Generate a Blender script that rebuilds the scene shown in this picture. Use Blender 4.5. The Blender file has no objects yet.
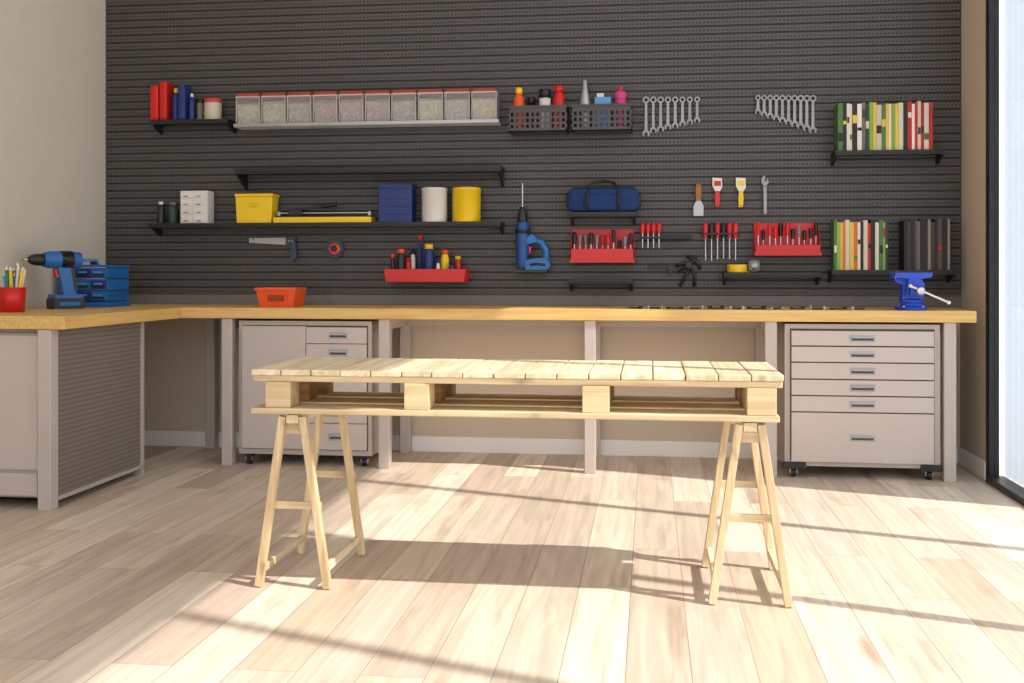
import bpy, bmesh, math, random
from mathutils import Vector, Matrix
random.seed(11)
rnd = random.uniform

# ---------------------------------------------------------------- survey constants (metres)
# back wall = plane Y=0, room extends toward -Y.  S() converts measurements taken on the
# reference photo to metres on a real plane parallel to the back wall.
D, H, F, HY = 6.49, 1.103, 1075.0, 272.0
A = math.radians(7.32)
TA, CA, SA = math.tan(A), math.cos(A), math.sin(A)
def S(px, py, Y):
    t = (px-512)/F; d = D+Y
    X = d*(t-TA)/(1+t*TA)
    zc = d*CA - X*SA
    return X, H-(py-HY)*zc/F
def sx(px, Y): return S(px, 0, Y)[0]
XL, XR, CEIL, YF = -3.44, 1.776, 4.5, -7.4
PB = -0.03          # front face of pegboard
BT = 0.90           # worktop height

# ---------------------------------------------------------------- materials
def lin(c):
    r = []
    for v in c:
        v = v/255.0
        r.append(v/12.92 if v <= .04045 else ((v+.055)/1.055)**2.4)
    return (r[0], r[1], r[2], 1)
MATS = {}
def nn(nt, t, **kw):
    n = nt.nodes.new(t)
    for k, v in kw.items(): setattr(n, k, v)
    return n
def mat(name, c, rough=.5, metal=0., nvar=.06, nscale=6., bump=0., bscale=150., pvar=0., coat=0.):
    if name in MATS: return MATS[name]
    m = bpy.data.materials.new(name); m.use_nodes = True
    nt = m.node_tree; b = nt.nodes['Principled BSDF']
    tc = nn(nt, 'ShaderNodeTexCoord')
    no = nn(nt, 'ShaderNodeTexNoise'); no.inputs['Scale'].default_value = nscale
    no.inputs['Detail'].default_value = 4
    nt.links.new(tc.outputs['Object'], no.inputs['Vector'])
    mr = nn(nt, 'ShaderNodeMapRange')
    mr.inputs[1].default_value = .25; mr.inputs[2].default_value = .75
    mr.inputs[3].default_value = 1-nvar; mr.inputs[4].default_value = 1+nvar
    nt.links.new(no.outputs[0], mr.inputs[0])
    at = nn(nt, 'ShaderNodeAttribute', attribute_name='pv')
    mp = nn(nt, 'ShaderNodeMapRange')
    mp.inputs[3].default_value = 1-pvar; mp.inputs[4].default_value = 1+pvar
    nt.links.new(at.outputs['Fac'], mp.inputs[0])
    mu = nn(nt, 'ShaderNodeMath', operation='MULTIPLY')
    nt.links.new(mr.outputs[0], mu.inputs[0]); nt.links.new(mp.outputs[0], mu.inputs[1])
    vs = nn(nt, 'ShaderNodeVectorMath', operation='SCALE')
    vs.inputs[0].default_value = lin(c)[:3]
    nt.links.new(mu.outputs[0], vs.inputs['Scale'])
    nt.links.new(vs.outputs[0], b.inputs['Base Color'])
    b.inputs['Roughness'].default_value = rough
    b.inputs['Metallic'].default_value = metal
    if coat: b.inputs['Coat Weight'].default_value = coat
    if bump:
        n2 = nn(nt, 'ShaderNodeTexNoise'); n2.inputs['Scale'].default_value = bscale
        nt.links.new(tc.outputs['Object'], n2.inputs['Vector'])
        bp = nn(nt, 'ShaderNodeBump'); bp.inputs['Strength'].default_value = bump
        bp.inputs['Distance'].default_value = .003
        nt.links.new(n2.outputs[0], bp.inputs['Height']); nt.links.new(bp.outputs[0], b.inputs['Normal'])
    MATS[name] = m
    return m
def wood(name, c1, c2, axis='X', scale=1., rough=.5, pvar=.12, knots=True):
    if name in MATS: return MATS[name]
    m = bpy.data.materials.new(name); m.use_nodes = True
    nt = m.node_tree; b = nt.nodes['Principled BSDF']; L = nt.links.new
    tc = nn(nt, 'ShaderNodeTexCoord'); at = nn(nt, 'ShaderNodeAttribute', attribute_name='pv')
    ad = nn(nt, 'ShaderNodeVectorMath', operation='ADD')
    sc = nn(nt, 'ShaderNodeMath', operation='MULTIPLY'); sc.inputs[1].default_value = 37
    L(at.outputs['Fac'], sc.inputs[0]); L(tc.outputs['Object'], ad.inputs[0]); L(sc.outputs[0], ad.inputs[1])
    mp = nn(nt, 'ShaderNodeMapping')
    s = {'X': (1.2, 22, 22), 'Y': (22, 1.2, 22), 'Z': (22, 22, 1.2)}[axis]
    mp.inputs['Scale'].default_value = [v*scale for v in s]
    L(ad.outputs[0], mp.inputs['Vector'])
    no = nn(nt, 'ShaderNodeTexNoise'); no.inputs['Scale'].default_value = 2.2
    no.inputs['Detail'].default_value = 7; no.inputs['Distortion'].default_value = .8
    L(mp.outputs[0], no.inputs['Vector'])
    cr = nn(nt, 'ShaderNodeValToRGB'); e = cr.color_ramp.elements
    e[0].position = .3; e[0].color = lin(c2); e[1].position = .68; e[1].color = lin(c1)
    L(no.outputs[0], cr.inputs[0])
    pr = nn(nt, 'ShaderNodeMapRange'); pr.inputs[3].default_value = 1-pvar; pr.inputs[4].default_value = 1+pvar
    L(at.outputs['Fac'], pr.inputs[0])
    k = nn(nt, 'ShaderNodeTexNoise'); k.inputs['Scale'].default_value = 9
    L(ad.outputs[0], k.inputs['Vector'])
    kr = nn(nt, 'ShaderNodeMapRange'); kr.inputs[1].default_value = .64; kr.inputs[2].default_value = .76
    kr.inputs[3].default_value = 1; kr.inputs[4].default_value = .6 if knots else 1
    L(k.outputs[0], kr.inputs[0])
    mm = nn(nt, 'ShaderNodeMath', operation='MULTIPLY'); L(pr.outputs[0], mm.inputs[0]); L(kr.outputs[0], mm.inputs[1])
    vs = nn(nt, 'ShaderNodeVectorMath', operation='SCALE')
    L(cr.outputs[0], vs.inputs[0]); L(mm.outputs[0], vs.inputs['Scale']); L(vs.outputs[0], b.inputs['Base Color'])
    b.inputs['Roughness'].default_value = rough
    bp = nn(nt, 'ShaderNodeBump'); bp.inputs['Strength'].default_value = .25; bp.inputs['Distance'].default_value = .002
    L(no.outputs[0], bp.inputs['Height']); L(bp.outputs[0], b.inputs['Normal'])
    MATS[name] = m
    return m

def floor_mat():
    m = bpy.data.materials.new('oak_planks'); m.use_nodes = True
    nt = m.node_tree; b = nt.nodes['Principled BSDF']; L = nt.links.new
    tc = nn(nt, 'ShaderNodeTexCoord'); sp = nn(nt, 'ShaderNodeSeparateXYZ'); co = nn(nt, 'ShaderNodeCombineXYZ')
    L(tc.outputs['Object'], sp.inputs[0]); L(sp.outputs['Y'], co.inputs['X']); L(sp.outputs['X'], co.inputs['Y'])
    br = nn(nt, 'ShaderNodeTexBrick'); br.offset = .37; br.offset_frequency = 2
    br.inputs['Color1'].default_value = (0, 0, 0, 1); br.inputs['Color2'].default_value = (1, 1, 1, 1)
    br.inputs['Mortar'].default_value = (.5, .5, .5, 1)
    br.inputs['Scale'].default_value = 1; br.inputs['Mortar Size'].default_value = .0016
    br.inputs['Mortar Smooth'].default_value = .3
    br.inputs['Brick Width'].default_value = 1.45; br.inputs['Row Height'].default_value = .18
    L(co.outputs[0], br.inputs['Vector'])
    cr = nn(nt, 'ShaderNodeValToRGB'); el = cr.color_ramp.elements
    cols = [(0, (190, 172, 156)), (.25, (216, 202, 184)), (.5, (204, 185, 164)), (.75, (228, 216, 198)), (1, (196, 175, 160))]
    el[0].position = 0; el[0].color = lin(cols[0][1]); el[1].position = 1; el[1].color = lin(cols[-1][1])
    for p, c in cols[1:-1]:
        x = el.new(p); x.color = lin(c)
    L(br.outputs['Color'], cr.inputs[0])
    sc = nn(nt, 'ShaderNodeVectorMath', operation='SCALE'); sc.inputs['Scale'].default_value = 43
    L(br.outputs['Color'], sc.inputs[0])
    ad = nn(nt, 'ShaderNodeVectorMath', operation='ADD'); L(co.outputs[0], ad.inputs[0]); L(sc.outputs[0], ad.inputs[1])
    mp = nn(nt, 'ShaderNodeMapping'); mp.inputs['Scale'].default_value = (.8, 15, 1); L(ad.outputs[0], mp.inputs[0])
    no = nn(nt, 'ShaderNodeTexNoise'); no.inputs['Scale'].default_value = 1.6; no.inputs['Detail'].default_value = 8
    no.inputs['Distortion'].default_value = 1.2
    L(mp.outputs[0], no.inputs['Vector'])
    g = nn(nt, 'ShaderNodeMapRange'); g.inputs[1].default_value = .32; g.inputs[2].default_value = .68
    g.inputs[3].default_value = .80; g.inputs[4].default_value = 1.10
    L(no.outputs[0], g.inputs[0])
    m2 = nn(nt, 'ShaderNodeMapping'); m2.inputs['Scale'].default_value = (1.1, 7, 1); L(ad.outputs[0], m2.inputs[0])
    k = nn(nt, 'ShaderNodeTexNoise'); k.inputs['Scale'].default_value = 1.5; k.inputs['Detail'].default_value = 3
    L(m2.outputs[0], k.inputs['Vector'])
    kr = nn(nt, 'ShaderNodeMapRange'); kr.inputs[1].default_value = .58; kr.inputs[2].default_value = .78
    kr.inputs[3].default_value = 0; kr.inputs[4].default_value = 1
    L(k.outputs[0], kr.inputs[0])
    mxc = nn(nt, 'ShaderNodeMix', data_type='RGBA'); mxc.inputs[7].default_value = lin((156, 128, 106))
    kk = nn(nt, 'ShaderNodeMath', operation='MULTIPLY'); kk.inputs[1].default_value = .65
    L(kr.outputs[0], kk.inputs[0]); L(kk.outputs[0], mxc.inputs[0]); L(cr.outputs[0], mxc.inputs[6])
    mo = nn(nt, 'ShaderNodeMapRange'); mo.inputs[3].default_value = 1; mo.inputs[4].default_value = .55
    L(br.outputs['Fac'], mo.inputs[0])
    m3 = nn(nt, 'ShaderNodeMath', operation='MULTIPLY'); L(g.outputs[0], m3.inputs[0]); L(mo.outputs[0], m3.inputs[1])
    vs = nn(nt, 'ShaderNodeVectorMath', operation='SCALE'); L(mxc.outputs[2], vs.inputs[0]); L(m3.outputs[0], vs.inputs['Scale'])
    L(vs.outputs[0], b.inputs['Base Color'])
    b.inputs['Roughness'].default_value = .46
    bp = nn(nt, 'ShaderNodeBump'); bp.inputs['Strength'].default_value = .4; bp.inputs['Distance'].default_value = .002
    bp.invert = True
    L(br.outputs['Fac'], bp.inputs['Height']); L(bp.outputs[0], b.inputs['Normal'])
    return m
def holes_mat(name, c, cd, ph, w, pv, h, ax='X', z0=0.):
    """painted sheet metal with rows of small square perforations"""
    m = bpy.data.materials.new(name); m.use_nodes = True
    nt = m.node_tree; p = nt.nodes['Principled BSDF']; L = nt.links.new
    tc = nn(nt, 'ShaderNodeTexCoord'); sp = nn(nt, 'ShaderNodeSeparateXYZ'); L(tc.outputs['Object'], sp.inputs[0])
    def cell(out, per, wd, off=0.):
        a = nn(nt, 'ShaderNodeMath', operation='MULTIPLY_ADD'); a.inputs[1].default_value = 1/per; a.inputs[2].default_value = off; L(out, a.inputs[0])
        f = nn(nt, 'ShaderNodeMath', operation='FRACT'); L(a.outputs[0], f.inputs[0])
        g = nn(nt, 'ShaderNodeMath', operation='LESS_THAN'); g.inputs[1].default_value = wd/per; L(f.outputs[0], g.inputs[0]); return g
    a = cell(sp.outputs[ax], ph, w, 100.); c2 = cell(sp.outputs['Z'], pv, h, z0)
    mu = nn(nt, 'ShaderNodeMath', operation='MULTIPLY'); L(a.outputs[0], mu.inputs[0]); L(c2.outputs[0], mu.inputs[1])
    r = nn(nt, 'ShaderNodeValToRGB'); r.color_ramp.elements[0].color = lin(c); r.color_ramp.elements[1].color = lin(cd)
    L(mu.outputs[0], r.inputs[0]); L(r.outputs[0], p.inputs['Base Color']); p.inputs['Roughness'].default_value = .5
    return m

# ---------------------------------------------------------------- mesh builder
class B:
    def __init__(s, name):
        s.name = name; s.bm = bmesh.new(); s.mats = []; s.pv = s.bm.faces.layers.float.new('pv'); s.M = None
    def add(s, verts, faces, m, smooth=False):
        if m not in s.mats: s.mats.append(m)
        i = s.mats.index(m)
        if s.M is not None: verts = [s.M @ Vector(v) for v in verts]
        vs = [s.bm.verts.new(v) for v in verts]; r = random.random()
        for f in faces:
            try: fa = s.bm.faces.new([vs[k] for k in f])
            except ValueError: continue
            fa.material_index = i; fa.smooth = smooth; fa[s.pv] = r
    def box(s, x0, x1, y0, y1, z0, z1, m):
        v = [(x, y, z) for x in (x0, x1) for y in (y0, y1) for z in (z0, z1)]
        s.add(v, [(0, 1, 3, 2), (4, 6, 7, 5), (0, 4, 5, 1), (2, 3, 7, 6), (0, 2, 6, 4), (1, 5, 7, 3)], m)
    def beam(s, p0, p1, w, h, m, up=(0, 0, 1)):
        p0, p1 = Vector(p0), Vector(p1); d = (p1-p0).normalized(); u = Vector(up)
        a = d.cross(u)
        if a.length < 1e-4: a = d.cross(Vector((0, 1, 0)))
        a.normalize(); c = a.cross(d).normalized()
        v = []
        for p in (p0, p1):
            for i, j in ((-1, -1), (1, -1), (1, 1), (-1, 1)): v.append(p+a*(i*w/2)+c*(j*h/2))
        s.add(v, [(0, 1, 2, 3), (7, 6, 5, 4), (0, 4, 5, 1), (1, 5, 6, 2), (2, 6, 7, 3), (3, 7, 4, 0)], m)
    def cyl(s, p0, p1, r0, m, r1=None, seg=18):
        r1 = r0 if r1 is None else r1
        p0, p1 = Vector(p0), Vector(p1); d = (p1-p0).normalized()
        a = d.orthogonal().normalized(); c = d.cross(a); v = []
        for p, r in ((p0, r0), (p1, r1)):
            for k in range(seg):
                t = 2*math.pi*k/seg; v.append(p+(a*math.cos(t)+c*math.sin(t))*r)
        s.add(v, [(k, (k+1) % seg, seg+(k+1) % seg, seg+k) for k in range(seg)], m, True)
        s.add(v[:seg], [tuple(range(seg))], m); s.add(v[seg:], [tuple(range(seg))], m)
    def lathe(s, prof, x, y, z, m, seg=24, axis='Z', smooth=True):
        v = []; n = len(prof)
        for r, h in prof:
            for k in range(seg):
                t = 2*math.pi*k/seg; a, c = r*math.cos(t), r*math.sin(t)
                v.append({'Z': (x+a, y+c, z+h), 'Y': (x+a, y+h, z+c), 'X': (x+h, y+a, z+c)}[axis])
        f = []
        for i in range(n-1):
            for k in range(seg): f.append((i*seg+k, i*seg+(k+1) % seg, (i+1)*seg+(k+1) % seg, (i+1)*seg+k))
        if prof[0] == prof[-1]: pass
        else:
            if prof[0][0] > 1e-5: f.append(tuple(range(seg)))
            if prof[-1][0] > 1e-5: f.append(tuple((n-1)*seg+k for k in range(seg)))
        s.add(v, f, m, smooth)
    def prism(s, pts, a0, a1, m, plane='XZ'):
        def q(p, a): return {'XZ': (p[0], a, p[1]), 'YZ': (a, p[0], p[1]), 'XY': (p[0], p[1], a)}[plane]
        n = len(pts); v = [q(p, a0) for p in pts]+[q(p, a1) for p in pts]
        s.add(v, [tuple(range(n)), tuple(range(n, 2*n))]+[(k, (k+1) % n, n+(k+1) % n, n+k) for k in range(n)], m)
    def tube(s, pts, r, m, seg=8, closed=False):
        P = [Vector(p) for p in pts]; n = len(P); v = []; prev = None
        for i, p in enumerate(P):
            a = P[(i-1) % n] if (closed or i > 0) else p; c = P[(i+1) % n] if (closed or i < n-1) else p
            d = (c-a).normalized()
            if prev is None: u = d.orthogonal().normalized()
            else:
                u = prev-d*prev.dot(d); u.normalize()
            prev = u; w = d.cross(u)
            for k in range(seg):
                t = 2*math.pi*k/seg; v.append(p+(u*math.cos(t)+w*math.sin(t))*r)
        f = [(i*seg+k, i*seg+(k+1) % seg, ((i+1) % n)*seg+(k+1) % seg, ((i+1) % n)*seg+k)
             for i in range(n if closed else n-1) for k in range(seg)]
        if not closed: f += [tuple(range(seg)), tuple((n-1)*seg+k for k in range(seg))]
        s.add(v, f, m, True)
    def rbox(s, c, rx, ry, rz, m, e=.35, nu=28, nv=14):
        sg = lambda a: math.copysign(abs(a)**e, a)
        v = []
        for i in range(nv+1):
            ph = -math.pi/2+math.pi*i/nv
            for k in range(nu):
                t = 2*math.pi*k/nu
                v.append((c[0]+rx*sg(math.cos(ph))*sg(math.cos(t)), c[1]+ry*sg(math.cos(ph))*sg(math.sin(t)), c[2]+rz*sg(math.sin(ph))))
        s.add(v, [(i*nu+k, i*nu+(k+1) % nu, (i+1)*nu+(k+1) % nu, (i+1)*nu+k) for i in range(nv) for k in range(nu)], m, True)
    def done(s, bevel=0., seg=2):
        bm = s.bm
        bmesh.ops.recalc_face_normals(bm, faces=bm.faces[:])
        xs = [v.co for v in bm.verts]
        lo = Vector([min(p[i] for p in xs) for i in range(3)]); hi = Vector([max(p[i] for p in xs) for i in range(3)])
        o = Vector(((lo.x+hi.x)/2, (lo.y+hi.y)/2, lo.z))
        for v in bm.verts: v.co -= o
        me = bpy.data.meshes.new(s.name); bm.to_mesh(me); bm.free()
        for m in s.mats: me.materials.append(m)
        ob = bpy.data.objects.new(s.name, me); ob.location = o; bpy.context.collection.objects.link(ob)
        if bevel:
            b = ob.modifiers.new('bevel', 'BEVEL'); b.width = bevel; b.segments = seg; b.limit_method = 'ANGLE'; b.angle_limit = math.radians(50)
        return ob

# palette
M_wall = mat('plaster_beige', (208, 200, 186), .9, nvar=.02, bump=.1, bscale=60)
M_wall_low = mat('plaster_tan', (202, 186, 166), .9, nvar=.02, bump=.1, bscale=60)
M_ceil = mat('ceiling_white', (232, 228, 222), .9, nvar=.01)
M_base = mat('baseboard_white', (236, 232, 228), .5, nvar=.01)
M_black = mat('black_metal', (26, 26, 28), .45, nvar=.1)
M_blackp = mat('black_plastic', (24, 24, 26), .4, nvar=.05, pvar=.2)
M_steel = mat('steel', (190, 190, 192), .3, 1., nvar=.05)
M_chrome = mat('satin_metal', (165, 166, 168), .35, .7, nvar=.05, pvar=.1)
M_wr = mat('wrench_metal', (150, 150, 150), .45, .3, nvar=.05, pvar=.1)
M_cab = mat('cabinet_paint', (180, 169, 162), .45, nvar=.02, bump=.04)
M_cabd = mat('cabinet_paint_drawer', (194, 182, 174), .42, nvar=.02, pvar=.02)
M_leg = mat('bench_leg_paint', (188, 177, 169), .5, nvar=.03)
M_gap = mat('cabinet_shadow_gap', (80, 72, 68), .7)
M_red = mat('red_plastic', (205, 26, 22), .4, pvar=.12)
M_orange = mat('orange_plastic', (232, 84, 20), .4)
M_blue = mat('blue_plastic', (22, 100, 170), .4, pvar=.15)
M_dblue = mat('deep_blue_plastic', (20, 74, 140), .4, pvar=.1)
M_navy = mat('navy_plastic', (24, 44, 110), .5, pvar=.15)
M_yel = mat('yellow_plastic', (235, 196, 20), .4, pvar=.05)
M_white = mat('white_plastic', (222, 218, 212), .5, pvar=.05)
M_grey = mat('grey_plastic', (120, 118, 116), .5, pvar=.1)
M_green = mat('green_plastic', (50, 130, 80), .5)
M_dgreen = mat('dark_green_plastic', (36, 70, 52), .5)
M_pink = mat('pink_plastic', (205, 60, 130), .45)
M_lblue = mat('light_blue_plastic', (90, 150, 210), .45)
M_brown = mat('brown_wood_handle', (150, 96, 52), .5, nvar=.15)
M_fabric = mat('navy_fabric', (20, 50, 100), .9, nvar=.2, nscale=20, bump=.4, bscale=300)
M_viceb = mat('vise_blue_enamel', (34, 78, 200), .35, nvar=.05)
W_top = wood('worktop_wood', (226, 190, 118), (204, 162, 92), 'X', .8, .45, .04, knots=False)
W_topY = wood('worktop_wood_side', (226, 190, 118), (204, 162, 92), 'Y', .8, .45, .04, knots=False)
W_px = wood('pine_x', (228, 210, 172), (192, 164, 122), 'X', .7, .65, .12)
W_py = wood('pine_y', (232, 220, 190), (202, 180, 142), 'Y', .7, .65, .16)
W_pz = wood('pine_z', (222, 204, 166), (188, 160, 118), 'Z', .7, .65, .12)
W_blk = wood('pallet_block', (220, 200, 160), (188, 160, 116), 'X', .5, .7, .1, knots=False)
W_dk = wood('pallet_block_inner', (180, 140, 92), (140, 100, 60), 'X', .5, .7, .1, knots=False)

# ---------------------------------------------------------------- room shell
WT = .05
b = B('floor'); b.box(XL-.15, XR+.6, YF, .15, -.1, 0, floor_mat()); fl = b.done()
b = B('wall_back'); b.box(XL-.15, XR+WT, 0, .15, 0, CEIL, M_wall_low); b.done()
b = B('wall_left'); b.box(XL-.15, XL, YF, 0, 0, CEIL, M_wall); b.done()
W0, W1, WH = -.52, -6.3, 4.3
b = B('wall_right')
b.box(XR, XR+WT, W0, 0, 0, CEIL, M_wall_low); b.box(XR, XR+WT, YF, W1, 0, CEIL, M_wall_low)
b.box(XR, XR+WT, W1, W0, WH, CEIL, M_wall_low); b.done()
b = B('ceiling'); b.box(XL-.15, XR+.15, YF, .15, CEIL, CEIL+.1, M_ceil); b.done()
b = B('baseboard_back'); b.box(XL, XR, -.016, 0, 0, .095, M_base); b.done(.004)
b = B('baseboard_left'); b.box(XL, XL+.016, YF, -.016, 0, .095, M_base); b.done(.004)
b = B('baseboard_right'); b.box(XR-.016, XR, W0+.005, -.016, 0, .095, M_base); b.done(.004)

# sliding window
glass = bpy.data.materials.new('window_glass'); glass.use_nodes = True
nt = glass.node_tree; nt.nodes.clear()
o = nn(nt, 'ShaderNodeOutputMaterial'); mx = nn(nt, 'ShaderNodeMixShader'); tr = nn(nt, 'ShaderNodeBsdfTransparent'); gl = nn(nt, 'ShaderNodeBsdfGlossy')
gl.inputs['Roughness'].default_value = .02; mx.inputs[0].default_value = .05
nt.links.new(tr.outputs[0], mx.inputs[1]); nt.links.new(gl.outputs[0], mx.inputs[2]); nt.links.new(mx.outputs[0], o.inputs[0])
b = B('window_1')
b.box(XR-.012, XR+.038, W0-.06, W0, 0, WH, M_black)
b.box(XR-.012, XR+.038, W1, W1+.06, 0, WH, M_black)
b.box(XR-.03, XR+.06, W1+.06, W0-.06, 0, .035, M_black)
b.box(XR-.012, XR+.038, W1+.06, W0-.06, WH-.07, WH, M_black)
for y in (-2.1, -3.22, -4.34, -5.4): b.box(XR-.005, XR+.04, y-.028, y+.028, .035, WH-.07, M_black)
b.box(XR+.014, XR+.018, W1+.06, W0-.06, .035, WH-.07, glass)
b.done()
# sheer curtain outside the glass
cur = bpy.data.materials.new('sheer_curtain'); cur.use_nodes = True
nt = cur.node_tree; nt.nodes.clear()
o = nn(nt, 'ShaderNodeOutputMaterial'); mx = nn(nt, 'ShaderNodeMixShader'); mx.inputs[0].default_value = .5
df = nn(nt, 'ShaderNodeBsdfDiffuse'); tl = nn(nt, 'ShaderNodeBsdfTranslucent')
wv = nn(nt, 'ShaderNodeTexNoise'); wv.inputs['Scale'].default_value = 80
rp = nn(nt, 'ShaderNodeValToRGB'); rp.color_ramp.elements[0].color = (.52, .6, .7, 1); rp.color_ramp.elements[1].color = (.62, .69, .78, 1)
nt.links.new(wv.outputs[0], rp.inputs[0]); nt.links.new(rp.outputs[0], df.inputs[0]); nt.links.new(rp.outputs[0], tl.inputs[0])
nt.links.new(df.outputs[0], mx.inputs[1]); nt.links.new(tl.outputs[0], mx.inputs[2]); nt.links.new(mx.outputs[0], o.inputs[0])
b = B('sheer_curtain'); v = []; n = 90
for i in range(n+1):
    y = W0-.0-.72*i/n; x = XR+.085+.014*math.sin(i*.55)
    v += [(x, y, .03), (x, y, WH-.02)]
b.add(v, [(2*i, 2*i+2, 2*i+3, 2*i+1) for i in range(n)], cur, True)
b.cyl((XR+.085, W0+.02, WH-.02), (XR+.085, W0-.8, WH-.02), .012, M_black)
b.done()

# pegboard: perforated ribbed panel
per = .047
z0, ztop = .965, 3.3
M_peg = holes_mat('pegboard_perforated', (78, 74, 71), (30, 28, 27), .022, .010, per, .011, 'X', 1-.012/per)
M_slot = mat('pegboard_groove', (36, 34, 33), .6)
b = B('pegboard_panel')
x0, x1 = XL, XR
z = z0
while z < ztop:
    pr = [(z, -.024), (z+.002, PB), (z+.036, PB), (z+.038, -.024), (z+per, -.024)]
    for k in range(4):
        (za, ya), (zb, yb) = pr[k], pr[k+1]
        b.add([(x0, ya, za), (x1, ya, za), (x1, yb, zb), (x0, yb, zb)], [(0, 1, 2, 3)], M_slot if k == 3 else M_peg)
    z += per
b.box(x0, x1, -.023, -.0005, z0, z, M_slot)
b.done()
M_strip = mat('backsplash_grey', (112, 106, 102), .5, nvar=.04)
b = B('backsplash_strip'); b.box(XL, XR, -.024, -.0005, BT+.001, z0-.002, M_strip); b.done(.002)

# ---------------------------------------------------------------- workbench (L shaped)
XI = -2.67; YB = -.62; YE = -1.85; TH = .062
b = B('workbench')
b.box(XL+.003, XI, YE, -.018, BT-TH, BT, W_topY)
b.box(XI+.001, 1.69, YB, -.018, BT-TH, BT, W_top)
def leg(x, y, w=.062): b.box(x-w/2, x+w/2, y-w/2, y+w/2, 0, BT-TH-.0005, M_leg)
fx = [sx(p, -.6) for p in (227, 384, 590, 771, 950)]
for x in fx:
    leg(x, -.575); leg(x, -.055)
    b.box(x-.02, x+.02, -.54, -.09, BT-TH-.06, BT-TH-.001, M_leg)
leg(-2.72, -.06); leg(-2.775, YE+.04, .066); leg(-3.37, YE+.04, .066); leg(-3.37, -.06)
b.box(fx[0], fx[-1], -.085, -.06, BT-TH-.06, BT-TH-.001, M_leg)
b.done(.004)

# left cabinet with perforated side
M_perf = holes_mat('perforated_panel', (126, 115, 108), (92, 83, 78), .016, .010, .0235, .009, 'Y')
b = B('metal_storage_cabinet')
cx1, cy1 = -2.76, -.95
b.box(-3.325, cx1-.002, -1.774, cy1, .10, BT-TH-.004, M_cab)
b.box(cx1-.002, cx1+.012, -1.774, cy1, .05, BT-TH-.004, M_perf)
b.box(cx1-.004, cx1+.02, -1.774, cy1+.02, .035, .055, M_cab)
b.box(cx1-.03, cx1+.02, cy1, cy1+.03, 0, BT-TH-.004, M_cab)
b.box(-3.325, -2.815, -1.80, -1.774, .05, BT-TH-.02, M_cab)
b.box(-3.31, -2.825, -1.812, -1.80, .18, BT-TH-.03, M_cabd)
b.box(-3.31, -2.825, -1.816, -1.80, .06, .165, M_cabd)
for y in (-1.6, -1.1): b.box(-3.3, -2.82, y-.03, y+.03, 0, .10, M_black)
b.done(.003)

def caster(b, x, y, h=.055):
    b.cyl((x-.012, y, .026), (x+.012, y, .026), .026, M_blackp)
    b.box(x-.022, x+.022, y-.022, y+.03, .045, h+.006, M_black)
    b.box(x-.02, x-.015, y-.018, y+.018, .02, .05, M_steel); b.box(x+.015, x+.02, y-.018, y+.018, .02, .05, M_steel)
def handle(b, x, y, z, w=.13):
    b.box(x-w/2, x+w/2, y-.004, y, z-.019, z+.019, M_chrome)
    b.box(x-w/2+.008, x+w/2-.008, y-.006, y-.004, z-.011, z+.004, M_gap)
    b.box(x-w/2+.008, x+w/2-.008, y-.014, y-.004, z+.002, z+.010, M_chrome)

# right drawer cabinet
b = B('rolling_drawer_cabinet')
X0, X1 = sx(785, -.6), sx(941, -.6); zb, zt = .065, .825; yf = -.585
b.box(X0, X1, yf, -.09, zb, zt, M_cab)
b.box(X0+.028, X1-.03, yf-.004, yf, zb+.03, zt-.025, M_gap)
def zz(py): return S(861, py, -.6)[1]
for a, c in ((331, 346), (347, 362.3), (363.2, 379.3), (380.2, 395.8), (396.7, 412.3), (413.2, 463)):
    b.box(X0+.034, X1-.036, yf-.02, yf-.003, zz(c)+.001, zz(a)-.001, M_cabd)
    handle(b, (X0+X1)/2, yf-.02, zz((a+c)/2) if c < 420 else zz(438))
for x in (X0+.05, X1-.05):
    for y in (yf+.04, -.14): caster(b, x, y, zb)
b.box(X0-.005, X0+.11, yf-.012, yf+.02, zb-.012, zb+.022, M_black); b.box(X1-.1, X1+.005, yf-.012, yf+.02, zb-.012, zb+.022, M_black)
b.done(.003)

# left cabinet with door + drawers
b = B('rolling_tool_cabinet')
X0, X1 = sx(238, -.6), sx(371, -.6)
b.box(X0, X1, yf, -.09, zb, zt, M_cab)
xm = sx(306, -.6)
b.box(X0+.02, X1-.02, yf-.004, yf, zb+.03, zt-.025, M_gap)
b.box(X0+.026, xm-.002, yf-.02, yf-.003, zb+.035, zt-.03, M_cabd)
for a, c in ((.70, .79), (.60, .696), (.42, .596), (.25, .416), (.10, .246)):
    b.box(xm+.002, X1-.026, yf-.02, yf-.003, a, c, M_cabd)
    handle(b, (xm+X1)/2, yf-.02, (a+c)/2, .11)
b.box(xm-.03, xm-.022, yf-.035, yf-.02, .5, .62, M_chrome)
for x in (X0+.05, X1-.05):
    for y in (yf+.04, -.14): caster(b, x, y, zb)
b.done(.003)

# ---------------------------------------------------------------- pallet table
px0, px1, py0, py1 = -1.375, .435, -2.905, -2.375; pt = .766
b = B('pallet_tabletop')
n = 17; w = (px1-px0)/n
for i in range(n):
    j = rnd(-.006, .006)
    b.box(px0+i*w+.002, px0+(i+1)*w-.002, py0+j, py1+rnd(-.006, .006), pt-.021, pt+rnd(-.0015, .001), W_py)
for y in (py0+.012, (py0+py1)/2-.05, py1-.112):
    b.box(px0+.005, px1-.005, y, y+.1, pt-.043, pt-.0215, W_px)
bxs = [(-1.325, -1.235), (-.833, -.746), (-.225, -.135), (.315, .41)]
for i, (a, c) in enumerate(bxs):
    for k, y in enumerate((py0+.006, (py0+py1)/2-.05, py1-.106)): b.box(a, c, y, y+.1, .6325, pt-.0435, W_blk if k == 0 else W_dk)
for y in (py0-.0, (py0+py1)/2-.075, py1-.15):
    b.box(px0+.0, px1-.015, y, y+.15, .612, .632, W_px)
b.done(.003)
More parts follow.
